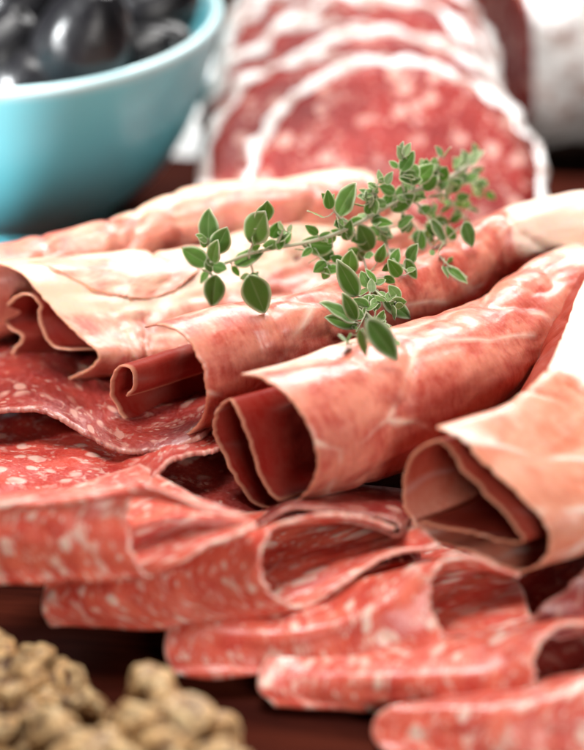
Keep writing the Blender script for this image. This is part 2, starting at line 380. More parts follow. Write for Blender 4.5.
# roll C
Cprof = [(146,327),(160,325),(177,331),(194,348),(205,375),(206,403),(196,426),(180,439),(163,445),(141,435),(123,416),(112,395),(113,376),(121,366),(131,370),(133,386),(126,396)]
def fatC(u, v, U, W):
    return 1.0 * sstep(.74, .88, v) + .3 * (1 - sstep(.05, .3, u)) * (1 - sstep(.3, .6, v)) + .1
roll('cured ham roll third from the right with a round dark mouth', Cprof,
     [g(160,388,3.8), g(225,370,3.7), g(290,354,3.7), g(365,330,3.7), g(430,296,3.8), g(485,260,4.1), g(560,240,4.6), g(620,240,4.6)],
     [1.0, 1.03, 1.0, .98, .92, .85, .72, .75, .8], M['ham'], d0=(.62,.78,0), fat=fatC, seed=3)
# roll B
Bprof = [(-8,262),(12,267),(30,280),(45,298),(62,318),(80,337),(97,352),(95,362),(75,376),(45,384),(20,382),(5,370),(13,353),(21,337),(7,325),(3,310),(16,296),(30,294),(40,304),(38,320),(52,345),(70,350)]
def fatB(u, v, U, W):
    return .34 * (1 - sstep(.28, .42, u)) * (1 - sstep(.3, .6, v)) + .10 + .55 * (1 - sstep(.12, .2, u)) 
rb, PB = roll('cream streaked cured ham roll at the left edge, its frilly mouth partly in shadow', Bprof,
     [g(48,322,3.8), g(120,318,3.7), g(200,308,3.6), g(290,280,3.7), g(370,252,3.8), g(430,235,3.8)],
     [1.0, .95, .9, .82, .78, .7], M['ham_back'], d0=(.6,.8,0), fat=fatB, seed=4, wr=1.4)
def patch_on(P, front, back, label, mat, root, lift=.1, nu=90, nv=30, seed=0):
    from mathutils.bvhtree import BVHTree
    a, b, _ = P.shape; idx = np.arange(a * b).reshape(a, b)
    bv = BVHTree.FromPolygons(P.reshape(-1, 3).tolist(), np.stack([idx[:-1, :-1], idx[1:, :-1], idx[1:, 1:], idx[:-1, 1:]], -1).reshape(-1, 4).tolist())
    F_ = spline_t([(x, y, 0) for x, y in front], nu); B_ = spline_t([(x, y, 0) for x, y in back], nu); G = np.empty((nu, nv, 3)); last = 46.
    for i in range(nu):
        for j in range(nv):
            t = j / (nv - 1); q = F_[i] * (1 - t) + B_[i] * t; d = ray(q[0], q[1]); d = d / np.linalg.norm(d)
            h = bv.ray_cast(Vector(CAM), Vector(d)); L = h[3] if h[0] is not None else last; last = L
            G[i, j] = CAM + d * (L - lift * (1 - .6 * t) - .12 * fbm((i * .05, j * .1, 0), seed, 2))
    for _ in range(6): G[1:-1, 1:-1] = (G[:-2, 1:-1] + G[2:, 1:-1] + G[1:-1, :-2] + G[1:-1, 2:]) / 4
    jg = np.array([fbm((i * .12, 0, 0), seed + 1, 4) * .12 for i in range(nu)]); dr = G[:, 0] - G[:, 1]; dr /= np.linalg.norm(dr, axis=1, keepdims=True)
    G[:, 0] += dr * jg[:, None]
    U2 = np.concatenate([np.zeros((1, nv)), np.cumsum(np.linalg.norm(np.diff(G, axis=0), axis=2), axis=0)])
    W2 = np.concatenate([np.zeros((nu, 1)), np.cumsum(np.linalg.norm(np.diff(G, axis=1), axis=2), axis=1)], 1)
    o = slab('loose_fold', G, np.stack([U2, W2], -1) + 7, .07, mat, root, {'fat': np.full((nu, nv), .46), 'hollow_shade': np.zeros((nu, nv))}, rimw=.07)
    return o
patch_on(PB, [(30,262),(52,268),(76,281),(100,291),(122,297),(142,299),(158,296),(176,290)], [(70,256),(88,258),(108,260),(130,261),(152,261),(174,260),(196,258),(214,256)], '', M['ham_back'], rb, seed=70)
# roll A, the back one
Aprof = [(-75,262),(-60,255),(-40,262),(-25,280),(-18,305),(-22,330),(-40,345),(-60,345),(-80,330),(-88,305),(-82,280),(-66,272),(-52,282),(-48,300)]
def fatA(u, v, U, W):
    return .75 * (1 - sstep(.08, .2, u)) * sstep(.3, .45, v) + .7 * sstep(.9, 1, v) + .04
roll('blurred pink cured ham roll lying at the back, just in front of the turquoise bowl', Aprof,
     [g(-55,302,3.6), g(30,284,3.6), g(110,262,3.7), g(200,236,3.9), g(300,224,4.0), g(392,212,4.0)],
     [1.0, 1.0, 1.0, 1.0, .98, .95], M['ham_back'], d0=(.6,.8,0), fat=fatA, seed=5)

# ------------------------------------------------------------------ folded salami slices
def sheet(name, cols, mat, label, nu=190, nv=70, thick=.11, wave=.06, seed=0, group=None, cat='salami slice', ease=None, shrink=0.0, jag=.08, dz=0.0):
    C = [spline_t([at(p[0], p[1], p[2] + dz) for p in c], nu) for c in cols]
    C = np.stack(C, 1)                                    # nu, ncol, 3
    P = np.empty((nu, nv, 3))
    for i in range(nu): P[i] = spline_t(C[i], nv)
    t = np.linspace(0, 1, nv)
    if shrink:
        ctr = P.mean(0, keepdims=True); s = 1 - shrink * t ** 5; P = ctr + (P - ctr) * s[None, :, None]
    L = np.concatenate([[0], np.cumsum(np.linalg.norm(np.diff(P[:, 0], axis=0), axis=1))])
    LV = np.concatenate([[0], np.cumsum(np.linalg.norm(np.diff(P[nu // 2], axis=0), axis=1))])
    U, W = np.meshgrid(L, LV, indexing='ij')
    U2 = np.concatenate([np.zeros((1, nv)), np.cumsum(np.linalg.norm(np.diff(P, axis=0), axis=2), axis=0)]); U2 -= U2[nu // 2][None]
    W2 = np.concatenate([np.zeros((nu, 1)), np.cumsum(np.linalg.norm(np.diff(P, axis=1), axis=2), axis=1)], 1)
    N = grid_normals(P)
    P = P + N * (nz2(U, W, .55, .5, seed, 3) * wave * 2)[..., None]
    ej = np.array([fbm((x * 1.6, 0, 0), seed + 5, 2) * jag + fbm((x * 9, 3, 0), seed + 6, 4) * jag * .8 for x in L])
    dr = P[:, 1] - P[:, 0]; dr /= np.linalg.norm(dr, axis=1, keepdims=True) + 1e-9
    P = P + (ej[:, None] * (1 - sstep(0, 1.0, W)))[..., None] * dr[:, None]
    o = slab(name, P, np.stack([U2 + seed * 2.3, W2], -1), thick, mat, None, None, rimw=.10)
    return tag(o, label, cat, group)
GRP = 'folded salami slices shingled along the front'
F1c0 = [(248,516,3.0),(215,510,3.2),(185,499,3.5),(158,488,3.75),(136,492,3.6),(126,512,3.2),(128,537,2.7),(137,562,2.2),(151,577,1.9),(178,563,2.3),(215,545,2.6),(258,527,2.8)]
F1cM = [(160,492,3.0),(120,490,3.2),(80,496,3.4),(50,503,3.4),(25,508,3.3),(8,522,3.0),(4,545,2.5),(12,568,1.9),(25,582,1.6),(75,560,1.9),(130,530,2.1),(200,500,2.4)]
F1cL = [(20,500,3.0),(-20,498,3.0),(-50,500,3.1),(-75,505,3.1),(-92,512,3.0),(-102,525,2.7),(-104,548,2.2),(-98,570,1.7),(-85,580,1.5),(-20,540,1.7),(50,500,1.9),(140,465,2.1)]
sheet('folded_salami_slice', [F1c0, F1cM, F1cL], M['salami'], dz=0.8, label='bright folded salami slice at the left edge, topmost of the front row', seed=11, group=GRP)
F2c0 = [(396,528,2.3),(345,517,2.6),(300,517,2.8),(273,530,2.7),(262,556,2.2),(266,583,1.7),(285,602,1.2),(312,604,1.0),(345,584,1.3),(385,557,1.7),(440,545,2.0)]
F2cM = [(335,515,2.0),(270,525,2.1),(212,537,2.1),(172,552,1.9),(158,572,1.6),(154,595,1.2),(160,615,.8),(180,624,.6),(235,596,.85),(310,555,1.2),(400,515,1.6)]
F2cL = [(230,515,1.4),(150,538,1.3),(88,560,1.2),(60,572,1.05),(47,586,.85),(43,606,.7),(46,618,.5),(58,626,.3),(110,605,.4),(210,550,.8),(330,490,1.2)]
sheet('folded_salami_slice', [F2c0, F2cM, F2cL], M['salami'], dz=0.6, label='second folded salami slice from the left, its teardrop opening under the middle ham roll', seed=12, group=GRP, shrink=.0)
F3c0 = [(520,574,2.1),(496,564,2.3),(472,556,2.5),(448,558,2.5),(433,572,2.3),(429,592,1.9),(432,613,1.5),(441,634,1.1),(453,646,.9),(472,640,1.0),(496,629,1.2),(530,618,1.4)]
F3cM = [(470,560,1.4),(410,572,1.4),(358,580,1.3),(325,590,1.2),(308,606,1.1),(300,630,1.1),(302,648,.75),(310,662,.45),(324,668,.35),(370,645,.45),(430,610,.7),(510,575,1.0)]
F3cL = [(380,565,1.3),(300,590,1.2),(224,590,1.2),(194,600,1.15),(177,613,1.0),(168,631,.75),(166,652,.5),(171,667,.25),(184,674,.15),(240,650,.2),(330,600,.4),(430,545,.7)]
sheet('folded_salami_slice', [F3c0, F3cM, F3cL], M['salami'], dz=0.35, label='third folded salami slice from the left, its open fold just below the orange ham roll', seed=13, group=GRP, shrink=.0)
F4c0 = [(620,636,2.0),(592,628,2.1),(566,628,2.1),(548,638,1.95),(538,655,1.7),(533,675,1.4),(532,696,1.0),(538,716,.65),(550,727,.5),(570,718,.6),(594,708,.8),(625,700,1.0)]
F4cM = [(560,615,1.5),(500,632,1.5),(446,640,1.1),(416,646,1.0),(402,657,.95),(394,678,.9),(392,693,.6),(398,708,.3),(412,715,.15),(460,696,.25),(530,665,.5),(610,640,.8)]
F4cL = [(390,640,.9),(355,644,.9),(322,640,.9),(296,646,.85),(272,654,.8),(261,669,.6),(259,688,.4),(266,697,.25),(278,703,.15),(310,696,.15),(345,688,.15),(390,678,.15)]
sheet('folded_salami_slice', [F4c0, F4cM, F4cL], M['salami'], dz=0.1, label='fourth folded salami slice from the left, reaching the right edge of the picture', seed=14, group=GRP, shrink=.0)
F5c0 = [(740,660,2.0),(710,656,2.1),(684,660,2.1),(664,670,1.95),(652,686,1.7),(646,706,1.4),(645,728,1.0),(650,750,.65),(662,763,.5),(685,756,.6),(710,748,.8),(745,740,1.0)]
F5cM = [(660,660,1.5),(600,674,1.4),(550,686,1.3),(525,696,1.2),(512,708,1.1),(505,722,.9),(503,738,.6),(508,755,.3),(520,763,.15),(550,756,.2),(580,750,.3),(620,742,.4)]
F5cL = [(490,690,.9),(460,692,.9),(432,697,.9),(410,703,.85),(386,709,.85),(376,720,.65),(373,734,.4),(380,746,.25),(392,754,.15),(420,748,.15),(455,740,.15),(495,730,.15)]
sheet('folded_salami_slice', [F5c0, F5cM, F5cL], M['salami'], 'frontmost folded salami slice, cut off by the lower right corner', seed=15, group=GRP, shrink=.0)

GF = 'flatter salami slices tucked beneath the ham rolls'
def flat(front, back, label, mat='salami_shaded', seed=0, thick=.14, wave=.05, dz=0.0):
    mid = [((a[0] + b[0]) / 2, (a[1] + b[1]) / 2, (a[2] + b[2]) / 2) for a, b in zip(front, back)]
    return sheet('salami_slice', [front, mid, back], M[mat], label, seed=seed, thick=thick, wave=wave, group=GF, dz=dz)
# left ribbon-edged slice under rolls B and C
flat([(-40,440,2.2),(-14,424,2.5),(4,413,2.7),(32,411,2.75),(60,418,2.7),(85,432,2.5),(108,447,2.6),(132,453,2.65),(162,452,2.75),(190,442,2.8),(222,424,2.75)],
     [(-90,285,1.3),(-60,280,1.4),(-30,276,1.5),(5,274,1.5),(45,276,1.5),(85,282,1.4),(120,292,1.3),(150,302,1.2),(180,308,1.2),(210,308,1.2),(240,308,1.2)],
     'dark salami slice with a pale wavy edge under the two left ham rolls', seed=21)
flat([(-60,496,2.1),(-20,498,2.1),(30,498,2.1),(80,494,2.2),(125,489,2.45),(149,483,2.9),(158,472,3.05),(176,459,3.0),(200,450,2.9),(226,445,2.8)],
     [(-90,400,1.2),(-50,395,1.2),(-10,392,1.2),(30,390,1.3),(70,390,1.3),(100,392,1.4),(130,395,1.4),(160,395,1.4),(190,392,1.4),(225,388,1.4)],
     'red marbled salami slice lying open behind the topmost folded slice', seed=22, mat='salami_mid')
flat([(130,512,1.7),(165,513,1.7),(200,514,1.7),(235,516,1.75),(265,514,1.75),(300,508,1.75),(330,498,1.7)],
     [(130,430,1.3),(165,425,1.3),(200,420,1.3),(235,418,1.3),(265,415,1.3),(300,412,1.3),(330,410,1.3)],
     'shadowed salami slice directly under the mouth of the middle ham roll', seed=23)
flat([(250,533,2.75),(272,517,2.95),(292,507,3.1),(320,509,3.05),(350,512,2.95),(378,514,2.85),(397,519,2.75),(402,528,2.6)],
     [(250,520,1.4),(272,505,1.4),(292,495,1.3),(318,490,1.3),(346,488,1.3),(374,488,1.3),(400,490,1.3),(425,495,1.3)],
     'upper of two thin purplish salami slices below the middle ham roll', seed=24, thick=.1, dz=.3)
flat([(236,545,2.45),(262,527,2.7),(290,517,2.85),(320,516,2.8),(350,520,2.7),(376,526,2.55),(394,534,2.4),(402,530,2.35)],
     [(240,530,1.2),(262,515,1.2),(288,505,1.1),(316,500,1.1),(344,498,1.1),(374,498,1.1),(400,500,1.1),(425,505,1.1)],
     'lower of two thin purplish slices below the middle ham roll', seed=25, thick=.1, dz=.3)
flat([(395,600,.9),(440,640,.8),(480,634,.9),(520,630,1.0),(560,618,1.2),(610,600,1.4),(650,590,1.4)],
     [(380,500,1.1),(420,490,1.2),(460,485,1.2),(500,482,1.2),(545,480,1.2),(600,478,1.2),(650,475,1.2)],
     'marbled red salami slice under the orange ham roll', seed=26)
flat([(523,632,1.5),(540,612,1.9),(560,594,2.2),(585,572,2.6),(610,550,2.9),(640,530,3.0)],
     [(560,640,1.3),(585,634,1.5),(605,625,1.7),(630,605,2.0),(660,580,2.2),(690,560,2.3)],
     'greyish pink salami slice leaning up at the right edge below the orange ham roll', seed=27)
flat([(520,705,.5),(560,706,.6),(600,700,.7),(650,690,.8)],
     [(500,620,1.1),(545,620,1.1),(600,612,1.1),(650,600,1.1)],
     'dark salami slice seen inside the open fold at the lower right', seed=28)

# ------------------------------------------------------------------ sliced salami at the back
def disc_slice(c, R, tilt, yaw, thick, label, seed, squash=.97, name='salami_slice', group='slices of the white rinded salami', rindw=.5):
    # local: x right, y up the face, z out of the face
    root = thing(name, c, label, 'salami slice', group)
    Rm = Matrix.Rotation(yaw, 3, 'Z') @ Matrix.Rotation(tilt, 3, 'X')
    Rm = np.array(Rm)
    na = 96; ang = np.linspace(0, 2 * np.pi, na, endpoint=False)
    rr = np.array([R * (1 + .03 * fbm((math.cos(a) * 1.3, math.sin(a) * 1.3, 0), seed, 2)) for a in ang])
    def ring(fr, z, off=0): 
        r = rr * fr - off
        return np.stack([r * np.cos(ang), r * np.sin(ang) * squash, np.full(na, z)], 1)
    # meat: closed disc
    rings = [ring(0.02, thick * .5)] + [ring(f, thick * .5 + .05 * math.sin(f * 9 + seed), 0) for f in (.2, .4, .6, .8)] + [ring(1, thick * .5, rindw * .45), ring(1, -thick * .5, rindw * .45), ring(.02, -thick * .5)]
    ci = np.array([.35 * fbm((math.cos(a) * 2.6, math.sin(a) * 2.6, 3), seed + 9, 3) for a in ang])      # uneven meat outline
    V = np.vstack(rings); F = []
    for k in range(len(rings) - 1):
        for i in range(na):
            j = (i + 1) % na; F.append((k * na + i, k * na + j, (k + 1) * na + j, (k + 1) * na + i))
    F.append(tuple(range(na))[::-1]); F.append(tuple((len(rings) - 1) * na + i for i in range(na)))
    uv = V[:, :2] + seed * 3.0
    W_ = V @ Rm.T + np.array(c)
    mesh_obj('meat', W_, F, M['salami_face'], root, uvs=uv, attrs={'rim': np.zeros(len(V))})
    ci = np.array([.5 * fbm((math.cos(a) * 2.6, math.sin(a) * 2.6, 3), seed + 9, 3) for a in ang])
    prof = [(rindw * .98, .46), (rindw * .5, .56), (.1, .5), (0, .25), (0, -.25), (.1, -.5), (rindw * .5, -.56), (rindw * .98, -.46)]
    V = np.vstack([ring(1, z * thick, o + (ci if o > rindw * .9 else 0)) for o, z in prof]); 
    nn = np.array([fbm(v * 1.3, seed + 2, 4) for v in V]); rad = V / (np.linalg.norm(V[:, :2], axis=1, keepdims=True) + 1e-6)
    V = V + rad * np.array([1, 1, 0]) * (nn * .3)[:, None]
    F = []
    for k in range(len(prof)):
        k2 = (k + 1) % len(prof)
        for i in range(na):
            j = (i + 1) % na; F.append((k * na + i, k2 * na + i, k2 * na + j, k * na + j))
    mesh_obj('rind', V @ Rm.T + np.array(c), F, M['rind'], root)
    return root
tl = math.radians(38)
ords = ['frontmost large', 'second', 'third', 'fourth', 'fifth', 'sixth', 'seventh']
c0 = aty(396, 184, 10.6)
places = [((0, 0, 0), 4.7), ((-2.0, 1.15, .1), 4.2), ((-.35, 2.3, .3), 4.5), ((-2.1, 3.4, .5), 4.15), ((-.75, 4.5, .75), 4.4), ((-1.8, 5.6, 1.0), 4.2), ((-.6, 6.7, 1.25), 4.35), ((-1.2, 7.8, 1.5), 4.3)]
ords.append('rearmost')
for i, (d, R) in enumerate(places):
    lab = ('large salami slice with thick white rind, frontmost of the stack behind the herb' if i == 0 else
           '%s salami slice from the front in the white rinded stack behind the herb' % ords[i])
    disc_slice(c0 + np.array(d), R, tl + math.radians(rng.uniform(-1.5, 1.5)), math.radians(rng.uniform(-3, 3)), .5, lab, 31 + i)

# whole salami with a cut end, right back
def whole_salami():
    c = aty(516, 48, 22.5); ax = np.array([.96, .28, 0]); ax /= np.linalg.norm(ax)
    root = thing('whole_salami', (c[0], c[1], -2), 'thick white mouldy uncut salami with a red cut end, at the top right corner', 'salami')
    e1 = np.cross(ax, [0, 0, 1.]); e2 = np.array([0, 0, 1.])
    nl, na = 60, 72; V = []
    for i in range(nl):
        t = i / (nl - 1); R = 3.5 * (1 - .02 * math.sin(t * 20)) * math.sqrt(max(0.02, 1 - max(0, (t - .8) / .2) ** 2))
        if i == 0: R *= .95
        for j in range(na):
            a = 2 * math.pi * j / na; q = c + ax * (t * 20 - .5) + (e1 * math.cos(a) + e2 * math.sin(a)) * R
            q = q + (e1 * math.cos(a) + e2 * math.sin(a)) * fbm(q * .45, 50, 4) * .5; V.append(q)
    F = [(i * na + j, i * na + (j + 1) % na, (i + 1) * na + (j + 1) % na, (i + 1) * na + j) for i in range(nl - 1) for j in range(na)]
    V = np.array(V); mesh_obj('rind', V, F + [tuple(range((nl - 1) * na, nl * na))], M['rind'], root)
    ring0 = V[:na]; cen = ring0.mean(0)
    V2 = []; 
    for f in (.02, .3, .6, .9, 1.0): V2.append(cen + (ring0 - cen) * f * .995 - ax * (.12 if f < 1 else .02))
    V2 = np.vstack(V2); F = [(k * na + i, k * na + (i + 1) % na, (k + 1) * na + (i + 1) % na, (k + 1) * na + i) for k in range(4) for i in range(na)] + [tuple(range(na))]
    uv = np.stack([(V2 - cen) @ e1, (V2 - cen) @ e2], 1)
    mesh_obj('cut_face', V2, F, M['salami_face'], root, uvs=uv, attrs={'rim': np.zeros(len(V2))})
whole_salami()

# ------------------------------------------------------------------ bowl and olives
BC = np.array([-9.3, 14.9, 0.0])
def lathe(name, prof, c, mat, parent, n=128):
    V = []; 
    for r, z in prof:
        for i in range(n):
            a = 2 * math.pi * i / n; V.append((c[0] + r * math.cos(a), c[1] + r * math.sin(a), c[2] + z))
    m = len(prof); F = [(k * n + i, k * n + (i + 1) % n, (k + 1) * n + (i + 1) % n, (k + 1) * n + i) for k in range(m - 1) for i in range(n)]
    F.append(tuple(range(n))[::-1]); F.append(tuple((m - 1) * n + i for i in range(n)))
    return mesh_obj(name, V, F, mat, parent)
bowl_pts = spline([(3.0, 0), (3.35, .02), (3.4, .5), (3.9, .75), (4.9, 1.6), (5.8, 2.9), (6.45, 4.4), (6.85, 5.9), (7.02, 6.7), (7.05, 6.95), (6.95, 7.08), (6.78, 7.02), (6.65, 6.6), (6.4, 5.6), (6.0, 4.4), (5.3, 2.9), (4.3, 1.8), (3.0, 1.2), (1.2, .95), (.05, .9)], 150)
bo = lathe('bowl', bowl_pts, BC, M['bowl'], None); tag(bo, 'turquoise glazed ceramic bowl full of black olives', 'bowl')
def olive(c, a, b, rot, seed, label):
    import bmesh
    bm = bmesh.new(); bmesh.ops.create_icosphere(bm, subdivisions=5, radius=1)
    for v in bm.verts:
        p = v.co.copy(); zz = p.z; taper = 1 - .13 * zz
        n_ = 1 + .05 * noise.fractal(p * .9 + Vector((seed, 0, 0)), 1, 2, 3)
        v.co = Vector((p.x * b * taper, p.y * b * taper, p.z * a * (1 + .06 * max(0, zz) ** 6))) * n_ * S
        if zz > .97: v.co.z -= .12 * (zz - .97) / .03 * a * S
    me = bpy.data.meshes.new('olive'); bm.to_mesh(me); bm.free(); me.materials.append(M['olive'])
    me.polygons.foreach_set('use_smooth', [True] * len(me.polygons))
    o = bpy.data.objects.new('black_olive', me); o.location = Vector(c) * S; o.rotation_euler = rot; link(o)
    tag(o, label, 'olive', 'black olives in the turquoise bowl'); return o
OL = [((84, 48), 10.9, 0, 2.2, 1.62, (.30, .22, .3), 'largest black olive, upright in the middle of those visible in the turquoise bowl'),
      ((-8, 66), 11.6, 0, 2.0, 1.5, (.5, .3, 1.0), 'black olive cut off by the left edge of the picture with a bright highlight'),
      ((136, 62), 11.9, 0, 1.5, 1.05, (.3, .9, .2), 'small black olive to the right of the largest one'),
      ((150, 10), 14.6, 0, 1.7, 1.4, (.5, 1.0, .5), 'black olive nearest the right side of the bowl rim'),
      ((128, -14), 16.6, 0, 1.9, 1.5, (.8, .2, 1.0), 'black olive behind the largest one, cut by the top edge'),
      ((28, -2), 14.8, 0, 1.9, 1.5, (1.1, .2, 2.0), 'black olive behind and left of the largest one'),
      ((-30, 0), 16.0, 0, 1.9, 1.5, (.5, .4, 2.5), 'black olive at the top left corner of the picture'),
      ((36, 84), 10.7, 0, 1.6, 1.2, (1.2, 0, 1.5), 'shadowed black olive low behind the front rim of the bowl'),
      ((160, 50), 13.2, 0, 1.3, 1.05, (1.0, .8, .5), 'shadowed black olive low against the right wall of the bowl')]
for i, ((px, py), y, z, a, b, rot, lab) in enumerate(OL):
    p = aty(px, py, y); olive(p, a, b, rot, i * 3.1, lab)
for i, (x, y, z) in enumerate([(-9.5, 14.6, 4.4), (-6.5, 14.8, 4.2), (-12.3, 15.0, 4.2), (-9.5, 17.6, 4.3), (-6.6, 17.2, 4.2), (-12.4, 17.8, 4.3), (-6.3, 12.4, 3.8), (-9.0, 12.2, 3.3), (-9.2, 15.2, 2.3)]):
    olive(np.array([x, y, z]), 1.6, 1.25, (i * .7, i * .4, i), 40 + i * 2.3, 'black olive buried deep in the heap inside the turquoise bowl')

# ------------------------------------------------------------------ napkin behind the bowl
def napkin():
    nu, nv = 90, 60; P = np.empty((nu, nv, 3))
    for i in range(nu):
        for j in range(nv):
            x = -6 + 9.5 * i / (nu - 1); y = 21 + 10 * j / (nv - 1)
            h = 2.6 * math.exp(-((y - 25) / 3.2) ** 2) * (.7 + .4 * math.sin(x * .7 + 1)) + .7 * fbm((x * .35, y * .4, 0), 60, 3)
            P[i, j] = (x + .5 * math.sin(y * .8), y, max(-1.9, -1.4 + h))
    UVc = P[..., :2].copy()
    o = slab('napkin', P, UVc, .12, M['cloth']); tag(o, 'crumpled white cloth napkin behind the bowl of olives', 'napkin')
napkin()

# ------------------------------------------------------------------ walnuts
def walnut(c, size, rotz, seed, label, tilt=(0, 0), split=.0):
    import bmesh
    rnd = random.Random(seed); bm = bmesh.new()
    def blob(p, r, sc3=(1, 1, 1)):
        m = Matrix.Translation(Vector(p)) @ Matrix.Diagonal((*[r * k for k in sc3], 1))
        bmesh.ops.create_icosphere(bm, subdivisions=2, radius=1, matrix=m)
    # a flattened core and worm-like folds curling over it on both halves
    for sx in (-1, 1):
        blob((sx * .52, 0, .16), .34, (1.1, 1.7, .7)); blob((sx * .5, .35, .2), .3); blob((sx * .5, -.35, .2), .3)
        for k in range(4):
            a = -1.2 + 2.4 * k / 3 + rnd.uniform(-.12, .12)
            x0, y0 = sx * .25, a * .38; n = 12
            r0 = rnd.uniform(.16, .21); ph = rnd.uniform(0, 6)
            for t in range(n):
                f = t / (n - 1); rx = .18 + f * .78
                px_ = sx * rx * math.cos(a * .75 * f * 1.0) ; py_ = y0 + math.sin(a) * f * .75 + .09 * math.sin(f * 8 + ph)
                hz = .42 * math.sqrt(max(0, 1 - (f * .95) ** 2.2)) * (1 - .25 * abs(a) / 1.25) + .06 * math.sin(f * 11 + ph * 2)
                blob((px_, py_, .1 + hz), r0 * (1 + .22 * math.sin(f * 9 + ph)), (1.0, 1.0, 1.5))
        for k in range(5): blob((sx * rnd.uniform(.5, 1.0), rnd.uniform(-.7, .7), rnd.uniform(0, .25)), rnd.uniform(.1, .17))
    for t in range(7): blob((0.05 * math.sin(t), -.5 + t * .16, .22 + .04 * math.sin(t * 2)), .13)
    me = bpy.data.meshes.new('wk'); bm.to_mesh(me); bm.free()
    tmp = bpy.data.objects.new('wk', me); COL.objects.link(tmp)
    md = tmp.modifiers.new('r', 'REMESH'); md.mode = 'VOXEL'; md.voxel_size = .024
    sm = tmp.modifiers.new('s', 'SMOOTH'); sm.iterations = 5; sm.factor = .6
    dg = bpy.context.evaluated_depsgraph_get(); ev = tmp.evaluated_get(dg); m2 = bpy.data.meshes.new_from_object(ev)
    bpy.data.objects.remove(tmp); n = len(m2.vertices); co = np.empty(n * 3); m2.vertices.foreach_get('co', co); co = co.reshape(-1, 3)
    no = np.empty(n * 3); m2.vertices.foreach_get('normal', no); no = no.reshape(-1, 3)
    d = np.array([1 - abs(fbm(v * 2.2, seed, 2)) * 3.2 for v in co]); d2 = np.array([fbm(v * 9, seed, 3) for v in co]); co2 = co + no * (d * .06 + d2 * .02)[:, None]
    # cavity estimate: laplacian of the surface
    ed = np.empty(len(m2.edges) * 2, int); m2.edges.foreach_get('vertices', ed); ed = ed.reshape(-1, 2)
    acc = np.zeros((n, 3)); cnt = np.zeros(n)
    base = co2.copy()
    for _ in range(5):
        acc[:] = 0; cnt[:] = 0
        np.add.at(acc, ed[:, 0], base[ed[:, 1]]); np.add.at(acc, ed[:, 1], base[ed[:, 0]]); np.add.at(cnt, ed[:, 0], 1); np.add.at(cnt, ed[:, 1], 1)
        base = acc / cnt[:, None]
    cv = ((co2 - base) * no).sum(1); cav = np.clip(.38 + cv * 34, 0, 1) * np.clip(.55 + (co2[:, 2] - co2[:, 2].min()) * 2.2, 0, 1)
    R = np.array(Matrix.Rotation(rotz, 3, 'Z') @ Matrix.Rotation(tilt[0], 3, 'X') @ Matrix.Rotation(tilt[1], 3, 'Y'))
    V = (co2 * size) @ R.T; V[:, 2] -= V[:, 2].min(); V += np.array(c)
    F = [tuple(p.vertices) for p in m2.polygons]
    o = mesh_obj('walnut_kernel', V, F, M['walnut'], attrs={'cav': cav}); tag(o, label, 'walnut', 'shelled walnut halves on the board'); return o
wp = at(14, 722, .4); walnut((wp[0], wp[1], 0.0), 1.6, .9, 3, 'shelled walnut half at the left edge of the board, the one further back', (.12, .05))
wp = at(150, 815, .4); walnut((wp[0], wp[1], 0.0), 2.2, .5, 8, 'shelled walnut half nearest the camera, cut off by the bottom edge', (.1, -.1))

